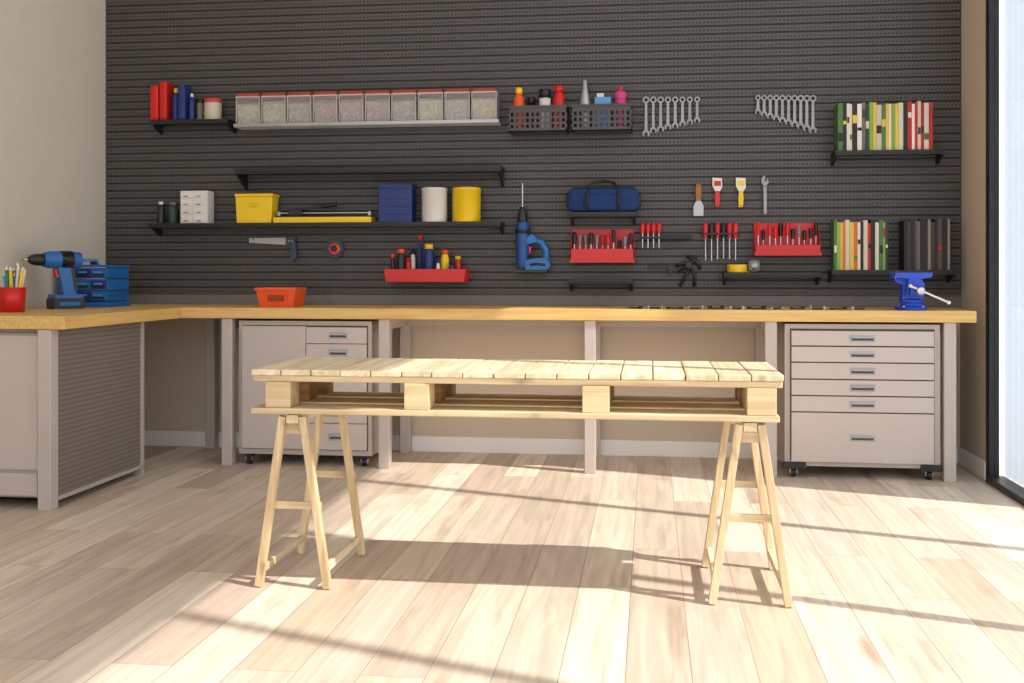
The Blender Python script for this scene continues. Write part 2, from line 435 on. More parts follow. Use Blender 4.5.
def sawhorse(xc):
    b = B('sawhorse')
    ya, yb = -2.865, -2.415; h = .606
    for y in (ya, yb):
        for s in (-1, 1):
            b.beam((xc+s*.036, y, h-.006), (xc+s*.124, y, .003), .03, .026, W_pz, up=(s*1., 0, .1))
        zc = .285 if y == ya else .31
        hw = .04+(.084)*(h-zc)/h
        b.beam((xc-hw-.01, y+.022, zc), (xc+hw+.01, y+.022, zc), .016, .026, W_px)
        b.box(xc-.05, xc+.05, y+.014, y+.03, h-.07, h-.03, W_px)
    for s in (-1, 1):
        b.beam((xc+s*.110, ya, .065), (xc+s*.110, yb, .065), .016, .028, W_py)
    b.box(xc-.022, xc+.022, ya-.01, yb+.01, h-.03, h-.0005, W_py)
    return b.done(.002)
sawhorse(-1.236); sawhorse(.328)

# ---------------------------------------------------------------- shelves
def shelf(p0, p1, pt_, depth=.18, thick=.018, name='wall_shelf', drop=.055):
    x0, z = S(p0, pt_, -depth); x1 = sx(p1, -depth)
    b = B(name)
    b.box(x0, x1, -depth, PB-.0005, z-thick, z, M_black)
    b.box(x0, x1, -depth, -depth+.008, z-thick-.01, z-thick, M_black)
    for x in (x0+.004, x1-.016):
        b.prism([(PB-.0005, z-thick), (-depth+.02, z-thick), (-depth+.02, z-thick-.012), (PB-.02, z-thick-drop), (PB-.0005, z-thick-drop)], x, x+.012, M_black, 'YZ')
    b.done(.002)
    return z
def hgt(px, a, c, Y):
    return S(px, a, Y)[1]-S(px, c, Y)[1]
def bottle(b, x, y, z, r, h, m1, m2, neck=.4):
    b.lathe([(r*.95, 0), (r, .004), (r, h*.68), (r*.9, h*.76), (r*neck, h*.84), (r*neck, h*.87)], x, y, z, m1)
    b.lathe([(r*neck*1.25, h*.865), (r*neck*1.2, h), (0, h)], x, y, z, m2, 16)
def jar(b, x, y, z, r, h, m1, m2):
    b.lathe([(r*.96, 0), (r, .004), (r, h*.8)], x, y, z, m1)
    b.lathe([(r*1.04, h*.8), (r*1.04, h*.98), (r*.98, h), (0, h)], x, y, z, m2)

Ys = -.10
# 1 top-left shelf with folders / bottles
z = shelf(150, 228, 120)
b = B('paint_bottle_group')
bs = z+.0005
for p0, p1, t, m in ((154, 162, 84, M_red), (163, 170.5, 80, M_red), (181.5, 188.5, 84, M_navy)):
    xa, xb = sx(p0, Ys), sx(p1, Ys); b.rbox(((xa+xb)/2, Ys, bs+hgt(160, t, 119, Ys)/2), (xb-xa)/2, .055, hgt(160, t, 119, Ys)/2, m, .18)
bottle(b, sx(176, Ys), Ys, bs, .026, .205, M_navy, M_yel); bottle(b, sx(192.5, Ys), Ys-.01, bs, .02, .17, M_navy, M_white)
jar(b, sx(213, Ys), Ys, bs, .054, .135, mat('jar_beige', (196, 184, 164), .4), mat('jar_lid_red', (190, 60, 50), .4)); jar(b, sx(199, Ys), Ys+.02, bs, .022, .14, M_grey, M_blackp)
b.done(.001)
# 2 parts bins
clear = bpy.data.materials.new('frosted_plastic'); clear.use_nodes = True
nt = clear.node_tree; nt.nodes.clear()
o = nn(nt, 'ShaderNodeOutputMaterial'); mx = nn(nt, 'ShaderNodeMixShader'); tr = nn(nt, 'ShaderNodeBsdfTransparent'); gp = nn(nt, 'ShaderNodeBsdfPrincipled')
gp.inputs['Base Color'].default_value = lin((200, 196, 194)); gp.inputs['Roughness'].default_value = .3
nz = nn(nt, 'ShaderNodeTexNoise'); nz.inputs['Scale'].default_value = 12; mr = nn(nt, 'ShaderNodeMapRange'); mr.inputs[3].default_value = .22; mr.inputs[4].default_value = .42
nt.links.new(nz.outputs[0], mr.inputs[0]); nt.links.new(mr.outputs[0], mx.inputs[0])
nt.links.new(tr.outputs[0], mx.inputs[1]); nt.links.new(gp.outputs[0], mx.inputs[2]); nt.links.new(mx.outputs[0], o.inputs[0])
def granular(name, c1, c2):
    m = bpy.data.materials.new(name); m.use_nodes = True; nt = m.node_tree; p = nt.nodes['Principled BSDF']
    tc = nn(nt, 'ShaderNodeTexCoord'); v = nn(nt, 'ShaderNodeTexVoronoi'); v.inputs['Scale'].default_value = 70
    r = nn(nt, 'ShaderNodeValToRGB'); r.color_ramp.elements[0].color = lin(c1); r.color_ramp.elements[1].color = lin(c2)
    nt.links.new(tc.outputs['Object'], v.inputs['Vector']); nt.links.new(v.outputs['Color'], r.inputs[0]); nt.links.new(r.outputs[0], p.inputs['Base Color'])
    return m
G = [granular('screws_grey', (132, 124, 120), (190, 182, 175)), granular('plugs_green', (138, 150, 116), (205, 208, 175)),
     granular('washers_mauve', (138, 120, 120), (188, 172, 170)), granular('nuts_tan', (148, 132, 112), (205, 190, 165))]
Yb = -.16
b = B('parts_bin_row')
xa, xb = sx(235, Yb), sx(497.5, Yb); zb_ = S(365, 122, Yb)[1]; hb = hgt(365, 90, 122, Yb); bw = (xb-xa)/10
M_lid = mat('red_translucent_lid', (176, 70, 60), .4, pvar=.1)
M_rim = mat('bin_rim', (200, 190, 186), .4)
for i, g in enumerate((1, 1, 0, 2, 2, 2, 0, 1, 0, 3)):
    u0, u1 = xa+i*bw+.006, xa+(i+1)*bw-.006
    b.prism([(PB-.004, zb_), (Yb+.02, zb_), (Yb, zb_+hb*.82), (Yb+.0, zb_+hb*.84), (PB-.004, zb_+hb*.84)], u0, u1, clear, 'YZ')
    b.prism([(PB-.008, zb_+.004), (Yb+.026, zb_+.004), (Yb+.008, zb_+hb*.62), (Yb+.03, zb_+hb*rnd(.66, .74)), (PB-.008, zb_+hb*.74)], u0+.004, u1-.004, G[g], 'YZ')
    b.box(u0-.002, u1+.002, Yb-.006, PB-.004, zb_+hb*.84, zb_+hb*.88, M_rim)
    b.prism([(Yb-.004, zb_+hb*.885), (Yb+.012, zb_+hb*.99), (PB-.004, zb_+hb*1.0), (PB-.004, zb_+hb*.885)], u0+.006, u1-.006, M_lid, 'YZ')
    b.box(u0, u0+.004, Yb-.002, Yb+.004, zb_+.01, zb_+hb*.84, M_rim); b.box(u1-.004, u1, Yb-.002, Yb+.004, zb_+.01, zb_+hb*.84, M_rim)
b.box(xa-.005, xb+.005, Yb+.0, PB-.0005, zb_-.018, zb_-.001, M_white)
b.box(xa-.008, xb+.008, Yb-.006, Yb+.0, zb_-.018, zb_+.004, M_chrome)
b.done(.0015)
# 3 plastic mesh baskets
M_bask = mat('basket_grey', (70, 66, 65), .5)
def basket(p0, p1, t, c):
    Y = -.2; xa, zt = S(p0, t, Y); xb = sx(p1, Y); zb = S(p0, c, Y)[1]
    b = B('storage_basket')
    b.box(xa, xb, Y, PB-.0005, zb, zb+.006, M_bask)
    n = 11; hh = zt-zb
    for yy in (Y, PB-.0055):
        for f0, f1 in ((0, .14), (.27, .36), (.50, .58), (.74, 1.0)): b.box(xa, xb, yy, yy+.005, zb+hh*f0, zb+hh*f1, M_bask)
        for i in range(n+1):
            x = xa+(xb-xa-.014)*i/n; b.box(x, x+.014, yy+.0005, yy+.0045, zb, zt, M_bask)
    for xx in (xa, xb-.005):
        for f0, f1 in ((0, .14), (.34, .42), (.74, 1.0)): b.box(xx, xx+.005, Y, PB-.001, zb+hh*f0, zb+hh*f1, M_bask)
        for i in range(6):
            y = Y+(PB-Y-.014)*i/6; b.box(xx, xx+.005, y, y+.014, zb, zt, M_bask)
    b.box(xa-.004, xb+.004, Y-.006, Y, zt-.012, zt, M_bask)
    b.done()
    return zb+.0065
zb1 = basket(508.5, 567, 106, 132); zb2 = basket(571.5, 632, 104.5, 131)
b = B('spray_bottle_group')
Y = -.12
def pt_z(px, py): return S(px, py, Y)[1]
bottle(b, sx(519, Y), Y, zb1, .034, pt_z(519, 88)-zb1, M_orange, M_yel, .5)
jar(b, sx(531, Y), Y+.02, zb1, .024, pt_z(531, 97)-zb1, M_blackp, M_blackp)
jar(b, sx(545, Y), Y, zb1, .034, pt_z(545, 90)-zb1, M_white, M_blackp)
bottle(b, sx(559, Y), Y, zb1, .036, pt_z(559, 86)-zb1, M_red, M_red, .6)
b.done()
b = B('cleaning_supply_group')
x = sx(585, Y); zz2 = pt_z(585, 80)
b.lathe([(.036, 0), (.036, zz2-zb2-.14), (.018, zz2-zb2-.06), (.012, zz2-zb2), (0, zz2-zb2)], x, Y, zb2, M_chrome)
b.box(sx(595, Y), sx(611, Y), Y-.04, Y+.03, zb2, pt_z(600, 98), M_lblue)
b.box(sx(597, Y), sx(604, Y), Y-.03, Y+.02, pt_z(600, 98)+.0005, pt_z(600, 94), M_white)
jar(b, sx(620.5, Y), Y, zb2, .034, pt_z(622, 92)-zb2, M_pink, M_pink); b.cyl((sx(620.5, Y), Y, pt_z(622, 92)), (sx(620.5, Y), Y, pt_z(622, 87)), .014, M_red)
b.done(.002)
# 4 wrenches
def wrench(b, x, zt, L, y, m):
    r = .012+L*.037
    b.lathe([(r*.5, -.004), (r, -.004), (r, .004), (r*.5, .004), (r*.5, -.004)], x, y, zt-r, m, 20, 'Y', False)
    b.prism([(x-.0075, zt-2*r+.003), (x+.0075, zt-2*r+.003), (x+.009, zt-L+1.6*r), (x-.009, zt-L+1.6*r)], y-.003, y+.003, m)
    zc = zt-L+r
    p = [(x-.009, zc+.7*r), (x-r, zc+.2*r), (x-r*1.0, zc-.9*r), (x-r*.5, zc-r*1.1), (x-r*.45, zc-.1*r), (x, zc+.15*r), (x+r*.45, zc-.1*r), (x+r*.5, zc-1.1*r), (x+r, zc-.9*r), (x+r, zc+.2*r), (x+.009, zc+.7*r)]
    b.prism(p, y-.004, y+.004, m)
def wrenches(plist, t):
    b = B('wrench_set'); Y = -.05
    for px, bot in plist:
        x, zt = S(px, t, Y); L = zt-S(px, bot, Y)[1]
        wrench(b, x, zt, L, Y, M_wr)
        b.cyl((x, PB-.0005, zt-.018), (x, Y-.015, zt-.014), .0035, M_black, seg=8)
    xa, xb = sx(plist[0][0]-3, Y), sx(plist[-1][0]+3, Y); zt = S(plist[4][0], t+3, Y)[1]
    b.box(xa, xb, PB-.012, PB-.0005, zt-.014, zt+.002, M_black)
    b.done(.0008)
wrenches([(646+i*7.3, (136, 133, 131.5, 129.5, 128, 126, 124.5, 122.5)[i]) for i in range(8)], 96.5)
wrenches([(758+i*6.1, 114+i*2.1) for i in range(10)], 95)
# 5 books
CB = dict(w=(228, 220, 206), c=(208, 196, 172), k=(34, 32, 31), g=(74, 116, 62), l=(140, 170, 70), y=(222, 190, 72), r=(184, 40, 34),
          d=(40, 62, 50), o=(216, 112, 44), s=(110, 106, 100), b=(84, 74, 66), m=(64, 56, 52), n=(60, 34, 32), p=(146, 132, 118))
def books(p0, p1, z, t, seq, Y=-.17):
    b = B('book_row'); xa, xb = sx(p0, Y), sx(p1, Y); hm = S((p0+p1)/2, t, Y)[1]-z
    ws = [rnd(.6, 1.3) for _ in seq]; k = (xb-xa)/sum(ws); x = xa
    for ch, w in zip(seq, ws):
        w *= k; h = hm*rnd(.92, 1.0); c = CB[ch]
        m = mat('book_'+ch, c, .6, nvar=.08, pvar=.1); dp = rnd(.115, .13)
        b.box(x+.0006, x+w-.0006, Y+rnd(0, .006), Y+dp, z+.0005, z+h, m)
        if random.random() < .5:
            c2 = random.choice('wkcy' if ch in 'kdgr' else 'krdg')
            zz_ = z+h*rnd(.2, .7); b.box(x+.002, x+w-.002, Y-.0008, Y+.003, zz_, zz_+h*rnd(.06, .2), mat('book_'+c2, CB[c2], .6))
        x += w
    b.done()
z = shelf(835, 946, 150.5, .19); books(838, 933, z, 101, 'gkwckwsdlycgywlyckrwrcrwr')
z = shelf(831.5, 957.5, 270, .19); books(834, 888, z, 219.5, 'glyocyowkcrkwgld'); books(904, 950, z, 218, 'kmkbsknpmkbkp')
# 6 long empty shelf
shelf(234, 500.5, 168.5, .22, .026, drop=.09)
# 7 long loaded shelf
z = shelf(148, 501, 223.5, .2)+.0005
b = B('oil_bottle_group')
bottle(b, sx(161, Ys), Ys, z, .024, .14, M_blackp, M_white, .5); bottle(b, sx(173, Ys), Ys, z, .03, .135, M_dgreen, M_grey, .6); b.done()
b = B('small_drawer_organizer'); xa, xb = sx(180, Ys-.06), sx(207, Ys-.06); h = hgt(193, 190, 222.5, Ys)
b.box(xa, xb, Ys-.055, Ys+.05, z, z+h, M_white)
for i in range(4):
    for j in range(2):
        u = xa+.006+j*(xb-xa-.008)/2; b.box(u, u+(xb-xa)/2-.01, Ys-.062, Ys-.055, z+.006+i*h/4, z+(i+1)*h/4-.006, M_white)
        b.box(u+.02, u+.045, Ys-.068, Ys-.062, z+.014+i*h/4, z+.02+i*h/4, M_grey)
b.done(.0015)
b = B('yellow_storage_box'); xa, xb = sx(235, -.17), sx(272, -.17); h = hgt(250, 193, 222.5, -.17)
b.prism([(xa+.008, z), (xb-.008, z), (xb, z+h-.02), (xa, z+h-.02)], -.165, -.05, M_yel)
b.box(xa-.004, xb+.004, -.17, -.045, z+h-.0195, z+h, M_yel); b.box((xa+xb)/2-.03, (xa+xb)/2+.03, -.174, -.165, z+h*.55, z+h*.68, M_yel)
b.done(.004)
b = B('tile_cutter'); xa, xb = sx(275, -.15), sx(372, -.15)
b.box(xa, xb, -.18, -.06, z, z+.034, M_yel); b.box(xa+.01, xb-.01, -.17, -.07, z+.0345, z+.042, M_blackp)
for u in (xa+.01, xb-.03): b.box(u, u+.02, -.14, -.09, z+.0425, z+.07, M_chrome)
b.cyl((xa+.01, -.13, z+.06), (xb-.01, -.13, z+.06), .007, M_steel); b.cyl((xa+.01, -.10, z+.06), (xb-.01, -.10, z+.06), .007, M_steel)
b.box(xa+.08, xa+.17, -.145, -.085, z+.045, z+.085, M_blackp); b.beam((xa+.10, -.115, z+.075), (xa+.30, -.115, z+.105), .016, .016, M_blackp)
b.cyl((xa+.28, -.115, z+.10), (xa+.38, -.115, z+.115), .013, M_blackp); b.done(.002)
b = B('blue_storage_box'); xa, xb = sx(378, -.17), sx(412, -.17); h = hgt(395, 184, 222.5, -.17)
b.box(xa+.003, xb-.003, -.165, -.045, z, z+h-.03, M_navy); b.box(xa, xb, -.17, -.042, z+h-.03, z+h, M_navy)
for q in (.2, .4, .6): b.box(xa+.006, xb-.006, -.168, -.165, z+h*q, z+h*q+.006, M_navy)
b.done(.003)
for nm, p, m in (('paper_towel_roll', 434.5, M_white), ('yellow_canister', 466.5, M_yel)):
    b = B(nm); r = .077 if p < 450 else .085; h = hgt(p, 188, 222.5, -.12)
    b.lathe([(r*.97, 0), (r, .004), (r, h-.02), (r*1.02, h-.019), (r*1.02, h-.002), (r*.9, h), (r*.88, h-.012), (0, h-.012)], sx(p, -.12), -.118, z, m, 36)
    b.done()
# 8 bag on small shelf
z = shelf(569, 636, 212, .2, name='wall_shelf')+.0005
b = B('canvas_tool_bag'); xa, xb = sx(567.5, -.12), sx(639.5, -.12); xc = (xa+xb)/2; h = hgt(600, 187.5, 211.5, -.12)
b.rbox((xc, -.12, z+h/2), (xb-xa)/2, .075, h/2, M_fabric, .32)
b.rbox((xc, -.187, z+h*.40), (xb-xa)*.27, .022, h*.32, M_fabric, .3)
for s in (-1, 1):
    b.tube([(xc+s*.09, -.207, z+.01), (xc+s*.09, -.21, z+h*.6), (xc+s*.085, -.185, z+h*.97), (xc+s*.06, -.15, z+h*1.22), (xc+s*.02, -.14, z+h*1.28), (xc, -.14, z+h*1.28)], .009, M_blackp)
b.tube([(xa+.03, -.12, z+h+.001), (xb-.03, -.12, z+h+.001)], .005, M_blackp)
for s in (-1, 1): b.rbox((xc+s*(xb-xa)*.49, -.12, z+h*.5), .012, .04, h*.3, M_blackp, .4)
b.done()

def drill(name, M, bodym, blackm=M_blackp, bit=.08):
    b = B(name); b.M = M
    b.lathe([(.02, -.1), (.032, -.095), (.035, -.05), (.035, .03), (.028, .055)], 0, 0, 0, bodym, 24, 'X')
    b.lathe([(.024, .0555), (.024, .08), (.02, .1), (.010, .115), (0, .116)], 0, 0, 0, blackm, 20, 'X')
    b.cyl((.114, 0, 0), (.114+bit, 0, 0), .0045, M_steel, seg=8)
    b.lathe([(.0365, -.06), (.0365, -.01), (.0365, -.0101)], 0, 0, 0, blackm, 24, 'X')
    b.prism([(-.055, -.025), (.005, -.025), (-.01, -.07), (-.022, -.14), (-.075, -.14), (-.066, -.08)], -.018, .018, bodym)
    b.prism([(-.05, -.035), (-.065, -.035), (-.08, -.13), (-.068, -.13)], -.0195, .0195, blackm)
    b.prism([(.004, -.035), (.012, -.04), (.004, -.07), (-.009, -.068)], -.009, .009, M_red)
    b.box(-.095, .02, -.034, .034, -.155, -.14, bodym); b.box(-.1, .025, -.036, .036, -.198, -.1555, blackm)
    b.box(-.08, .005, -.038, .038, -.185, -.17, bodym)
    b.M = None
    return b.done(.003)
# 9 power tool hanging nose up
Y = -.10
b = B('hanging_power_drill'); x, zt_ = S(522.5, 207, Y); zb_ = S(522.5, 270, Y)[1]; q = zt_-zb_
b.cyl((x, Y, zt_-.01), (x, Y, S(522, 183, Y)[1]), .005, M_steel, seg=10)
b.lathe([(.014, q), (.022, q-.02), (.030, q-.05), (.030, q-.09)], x, Y, zb_, M_blackp)
b.lathe([(.032, q-.09), (.042, q-.11), (.044, q-.2), (.040, q-.27), (.04, .03), (.034, .012)], x, Y, zb_, M_dblue)
b.lathe([(.0455, q-.135), (.0455, q-.16), (.0455, q-.1601)], x, Y, zb_, M_blackp)
b.prism([(x+.02, zb_+.19), (x+.06, zb_+.215), (x+.085, zb_+.19), (x+.085, zb_+.165), (x+.02, zb_+.15)], Y-.03, Y+.03, M_blue)
b.prism([(x+.02, zb_+.06), (x+.13, zb_+.075), (x+.165, zb_+.05), (x+.17, zb_+.02), (x+.15, zb_+.002), (x+.02, zb_+.002)], Y-.034, Y+.034, M_blue)
b.tube([(x+.07, Y, zb_+.18), (x+.115, Y, zb_+.165), (x+.14, Y, zb_+.12), (x+.14, Y, zb_+.06)], .02, M_blue, 12)
b.tube([(x+.05, Y-.034, zb_+.03), (x+.09, Y-.036, zb_+.036), (x+.14, Y-.036, zb_+.03)], .007, M_blackp)
b.prism([(x+.04, zb_+.14), (x+.055, zb_+.14), (x+.05, zb_+.1), (x+.04, zb_+.1)], Y-.012, Y+.012, M_red)
b.box(x-.04, x+.15, Y-.038, Y+.038, zb_-.014, zb_+.0015, M_blackp)
for dx, dz in ((0, .25), (.06, .03)): b.cyl((x+dx, PB-.0005, zb_+dz), (x+dx, Y+.03, zb_+dz), .006, M_black, seg=8)
b.done(.004)
# 10 red rack with tools
def screwdriver(b, x, y, z, L, m, r=.011):
    b.lathe([(r*.6, -.0), (r, -.006), (r*1.05, -L*.2), (r*.75, -L*.38), (r*.9, -L*.42)][::-1], x, y, z, m, 12)
    b.cyl((x, y, z-L*.41), (x, y, z-L), .0045, M_steel, seg=8)
def rack(name, p0, p1, t, c, lip, n, tt):
    Y = -.13; b = B(name); xa, xb = sx(p0, Y), sx(p1, Y); zt = S(p0, t, Y)[1]; zb = S(p0, c, Y)[1]; zl = S(p0, lip, Y)[1]
    b.box(xa, xb, PB-.006, PB-.0005, zb, zt-.004, M_red); b.box(xa, xb, Y, PB-.006, zb, zb+.006, M_red)
    b.box(xa, xb, Y, Y+.005, zb, zl, M_red)
    for u in (xa, xb-.005): b.prism([(Y, zb), (PB-.006, zb), (PB-.006, zt-.004), (Y+.02, zl+.012), (Y, zl)], u, u+.005, M_red, 'YZ')
    b.box(xa-.004, xb+.004, Y-.006, Y+.004, zb-.004, zb+.016, M_red)
    for i in range(n):
        x = xa+.02+(xb-xa-.04)*i/(n-1); y = rnd(-.11, -.06)
        m = random.choice((M_blackp, M_red, M_blackp, M_grey, M_red))
        L = min(rnd(.12, .19), S(p0, tt, Y)[1]-zb-.008); top = zb+.008+L
        screwdriver(b, x, y, max(top, zl+.03), max(top, zl+.03)-zb-.008, m, rnd(.010, .014))
    for i in range(1, 8):
        x = xa+(xb-xa)*i/8; b.box(x-.002, x+.002, Y+.005, PB-.006, zb+.006, zl+.004, M_red)
    b.done(.001)
rack('red_tool_rack', 570.5, 634, 228, 262, 249, 11, 226)
rack('red_tool_rack', 755, 821, 222, 255, 245, 11, 222)
shelf(568, 633, 279, .17); z = shelf(724, 822, 272.5, .17)+.0005
b = B('tape_roll'); x = sx(737, -.1)
b.lathe([(.03, 0), (.056, 0), (.058, .004), (.058, .042), (.056, .046), (.03, .046), (.03, 0)], x, -.105, z, M_yel, 32); b.done()
b = B('tape_measure'); x = sx(754, -.1)
b.rbox((x, -.1, z+.037), .034, .022, .036, M_grey, .5); b.lathe([(.024, 0), (.022, -.004), (0, -.005)], x, -.1215, z+.037, M_chrome, 24, 'Y')
b.box(x-.05, x-.03, -.105, -.095, z, z+.006, M_yel); b.done()
# 11 / 12 hanging screwdrivers
def sd_set(plist, t, c, m1, bar):
    b = B('screwdriver_set'); Y = -.07
    for i, px in enumerate(plist):
        x, zt = S(px, t, Y); zb = S(px, c+(0 if len(plist) < 5 else rnd(-3, 1)), Y)[1]
        screwdriver(b, x, Y, zt, zt-zb, m1[i % len(m1)], .015)
    xa, xb = sx(bar[0], Y), sx(bar[1], Y); zb = S(plist[0], bar[2], Y)[1]
    b.box(xa, xb, Y-.014, Y+.018, zb-.005, zb+.006, M_black); b.box(xa, xb, Y+.018, PB-.0005, zb-.008, zb+.02, M_black)
    for i in range(6):
        u = xa+(xb-xa)*(i+.5)/6; b.cyl((u, Y+.02, zb), (u, Y-.03, zb+.004), .003, M_black, seg=8)
    b.done(.0008)
sd_set([642.5, 648, 653.5, 659], 223, 248, [M_red], (640, 692, 238))
sd_set([705.5, 711.5, 717.5, 723.5, 729.5, 735.5], 223, 260, [M_red, M_blackp, M_red, M_blackp, M_red], (702, 739, 234))
# 14 hanging small tools
def peg(b, x, z, Y): b.cyl((x, PB-.0005, z), (x, Y-.012, z+.004), .0035, M_black, seg=8)
Y = -.05
b = B('paint_scraper'); x, z = S(698.5, 184, Y)
b.prism([(x-.012, z), (x+.012, z), (x+.016, z-.05), (x+.01, z-.09), (x+.03, z-.13), (x+.03, z-.19), (x-.03, z-.19), (x-.03, z-.13), (x-.01, z-.09), (x-.016, z-.05)], Y-.004, Y+.004, M_chrome)
b.prism([(x-.013, z+.001), (x+.013, z+.001), (x+.018, z-.05), (x+.012, z-.1), (x-.012, z-.1), (x-.018, z-.05)], Y-.011, Y+.011, M_brown); peg(b, x, z-.01, Y); b.done(.002)
def scraper(name, px, t, m):
    b = B(name); x, z = S(px, t, -.05); Y = -.05
    b.prism([(x-.03, z), (x+.026, z-.004), (x+.028, z-.06), (x+.012, z-.085), (x-.012, z-.085), (x-.03, z-.05)], Y-.004, Y+.004, M_white)
    b.prism([(x-.02, z-.02), (x+.02, z-.02), (x+.02, z-.05), (x-.02, z-.05)], Y-.006, Y+.006, m)
    b.prism([(x-.012, z-.08), (x+.012, z-.08), (x+.015, z-.13), (x+.010, z-.175), (x-.014, z-.175), (x-.016, z-.12)], Y-.01, Y+.01, m)
    peg(b, x, z-.17, Y); b.done(.002)
scraper('putty_knife', 717.5, 177.5, M_red); scraper('putty_knife', 741, 177.5, M_yel)
b = B('adjustable_wrench'); x, z = S(765, 175, Y)
b.prism([(x-.006, z), (x-.02, z-.02), (x-.022, z-.045), (x-.010, z-.06), (x-.008, z-.22), (x, z-.235), (x+.01, z-.22), (x+.009, z-.06), (x+.022, z-.045), (x+.012, z-.015), (x+.010, z-.035), (x-.002, z-.038), (x+.002, z-.01)], Y-.006, Y+.006, M_wr)
peg(b, x, z-.07, Y); b.done(.001)
# 16 caliper and clamp
b = B('vernier_caliper'); xa, z = S(648, 267, Y); xb = sx(676, Y)
b.box(xa, xb, Y-.003, Y+.003, z-.008, z+.008, M_blackp)
b.prism([(xb-.035, z+.018), (xb-.03, z+.018), (xb-.015, z+.008), (xb-.015, z-.008), (xb-.03, z-.05), (xb-.036, z-.05), (xb-.05, z-.008), (xb-.05, z+.008)], Y-.006, Y+.006, M_blackp)
peg(b, xa+.02, z-.01, Y); b.done(.001)
b = B('hand_clamp'); x, z = S(688, 256, Y)
b.tube([(x-.01, Y, z), (x+.03, Y, z-.015), (x+.065, Y, z-.05), (x+.07, Y, z-.08)], .010, M_blackp)
b.tube([(x-.07, Y, z-.06), (x-.02, Y, z-.04), (x+.02, Y, z-.07), (x+.04, Y, z-.12), (x+.035, Y, z-.18)], .010, M_blackp)
b.tube([(x-.06, Y, z-.1), (x-.01, Y, z-.06), (x+.03, Y, z-.03), (x+.05, Y, z-.01)], .009, M_blackp)
b.tube([(x+.01, Y, z-.07), (x-.015, Y, z-.12), (x-.05, Y, z-.18)], .009, M_blackp)
b.cyl((x+.005, Y-.02, z-.055), (x+.005, Y+.01, z-.055), .018, M_blackp); peg(b, x+.03, z-.075, Y); b.done()
# 17 red tray with bottles
Yt = -.2
b = B('red_wall_tray'); xa, zt = S(384, 269, Yt); xb = sx(466, Yt); zb = S(384, 282, Yt)[1]
b.prism([(xa+.012, zb), (xb-.012, zb), (xb, zt), (xb-.006, zt), (xb-.017, zb+.006), (xa+.017, zb+.006), (xa+.006, zt), (xa, zt)], Yt, PB-.0005, M_red)
b.prism([(xa+.012, zb), (xb-.012, zb), (xb, zt), (xa, zt)], Yt-.006, Yt, M_red); b.prism([(xa+.012, zb), (xb-.012, zb), (xb, zt), (xa, zt)], PB-.006, PB-.0006, M_red)
b.done(.002)
b = B('glue_bottle_group'); z0_ = zb+.0065
for px, t, r, m1, m2, y in ((393, 254, .015, M_blackp, M_orange, -.12), (401, 249, .024, M_blackp, M_orange, -.14), (408, 258, .02, M_red, M_red, -.1), (413, 250, .016, M_white, M_blackp, -.07),
                            (420, 234, .011, M_navy, M_red, -.09), (429, 244, .030, M_navy, M_yel, -.13), (438, 260, .012, M_white, M_navy, -.16), (445, 250, .026, M_yel, M_orange, -.1), (452, 262, .02, M_navy, M_blackp, -.15), (458, 256, .02, M_red, M_yel, -.09)):
    bottle(b, sx(px, y), y, z0_, r, S(px, t, y)[1]-z0_, m1, m2, .7)
b.done()
# 18 saw, 19 saw blade
Y = -.05
b = B('hand_saw'); xa, z = S(249, 238, Y); xb = sx(288, Y)
b.prism([(xa, z), (xb, z+.002), (xb, z-.045), (xa, z-.03)], Y-.001, Y+.001, mat('saw_steel', (176, 174, 170), .4, .3))
M_sawh = mat('saw_handle', (52, 62, 84), .5)
b.prism([(xb-.012, z+.008), (xb+.055, z+.01), (xb+.05, z-.02), (xb+.06, z-.12), (xb+.035, z-.15), (xb+.018, z-.13), (xb+.022, z-.06), (xb-.012, z-.055)], Y-.011, Y+.011, M_sawh)
for i in range(2): b.cyl((xb+.01+.02*i, Y-.013, z-.02), (xb+.01+.02*i, Y+.012, z-.02), .004, M_steel, seg=10)
peg(b, xa+.03, z-.01, Y); peg(b, xb+.03, z-.01, Y); b.done(.001)
b = B('circular_saw_blade'); x, z = S(334.5, 248.5, Y); n = 48; pts = []
for i in range(n):
    r = .062 if i % 2 else .056; t = 2*math.pi*i/n; pts.append((x+r*math.cos(t), z+r*math.sin(t)))
b.prism(pts, Y-.002, Y+.002, mat('blade_blue', (44, 62, 92), .4, .3))
b.lathe([(0, -.006), (.034, -.006), (.036, -.003), (.036, -.002)], x, Y, z, M_orange, 24, 'Y')
b.lathe([(0, -.02), (.018, -.02), (.020, -.006)], x, Y, z, mat('hub_blue', (36, 60, 100), .4), 16, 'Y'); b.cyl((x, Y+.002, z), (x, PB-.0005, z), .006, M_black, seg=8); b.done()

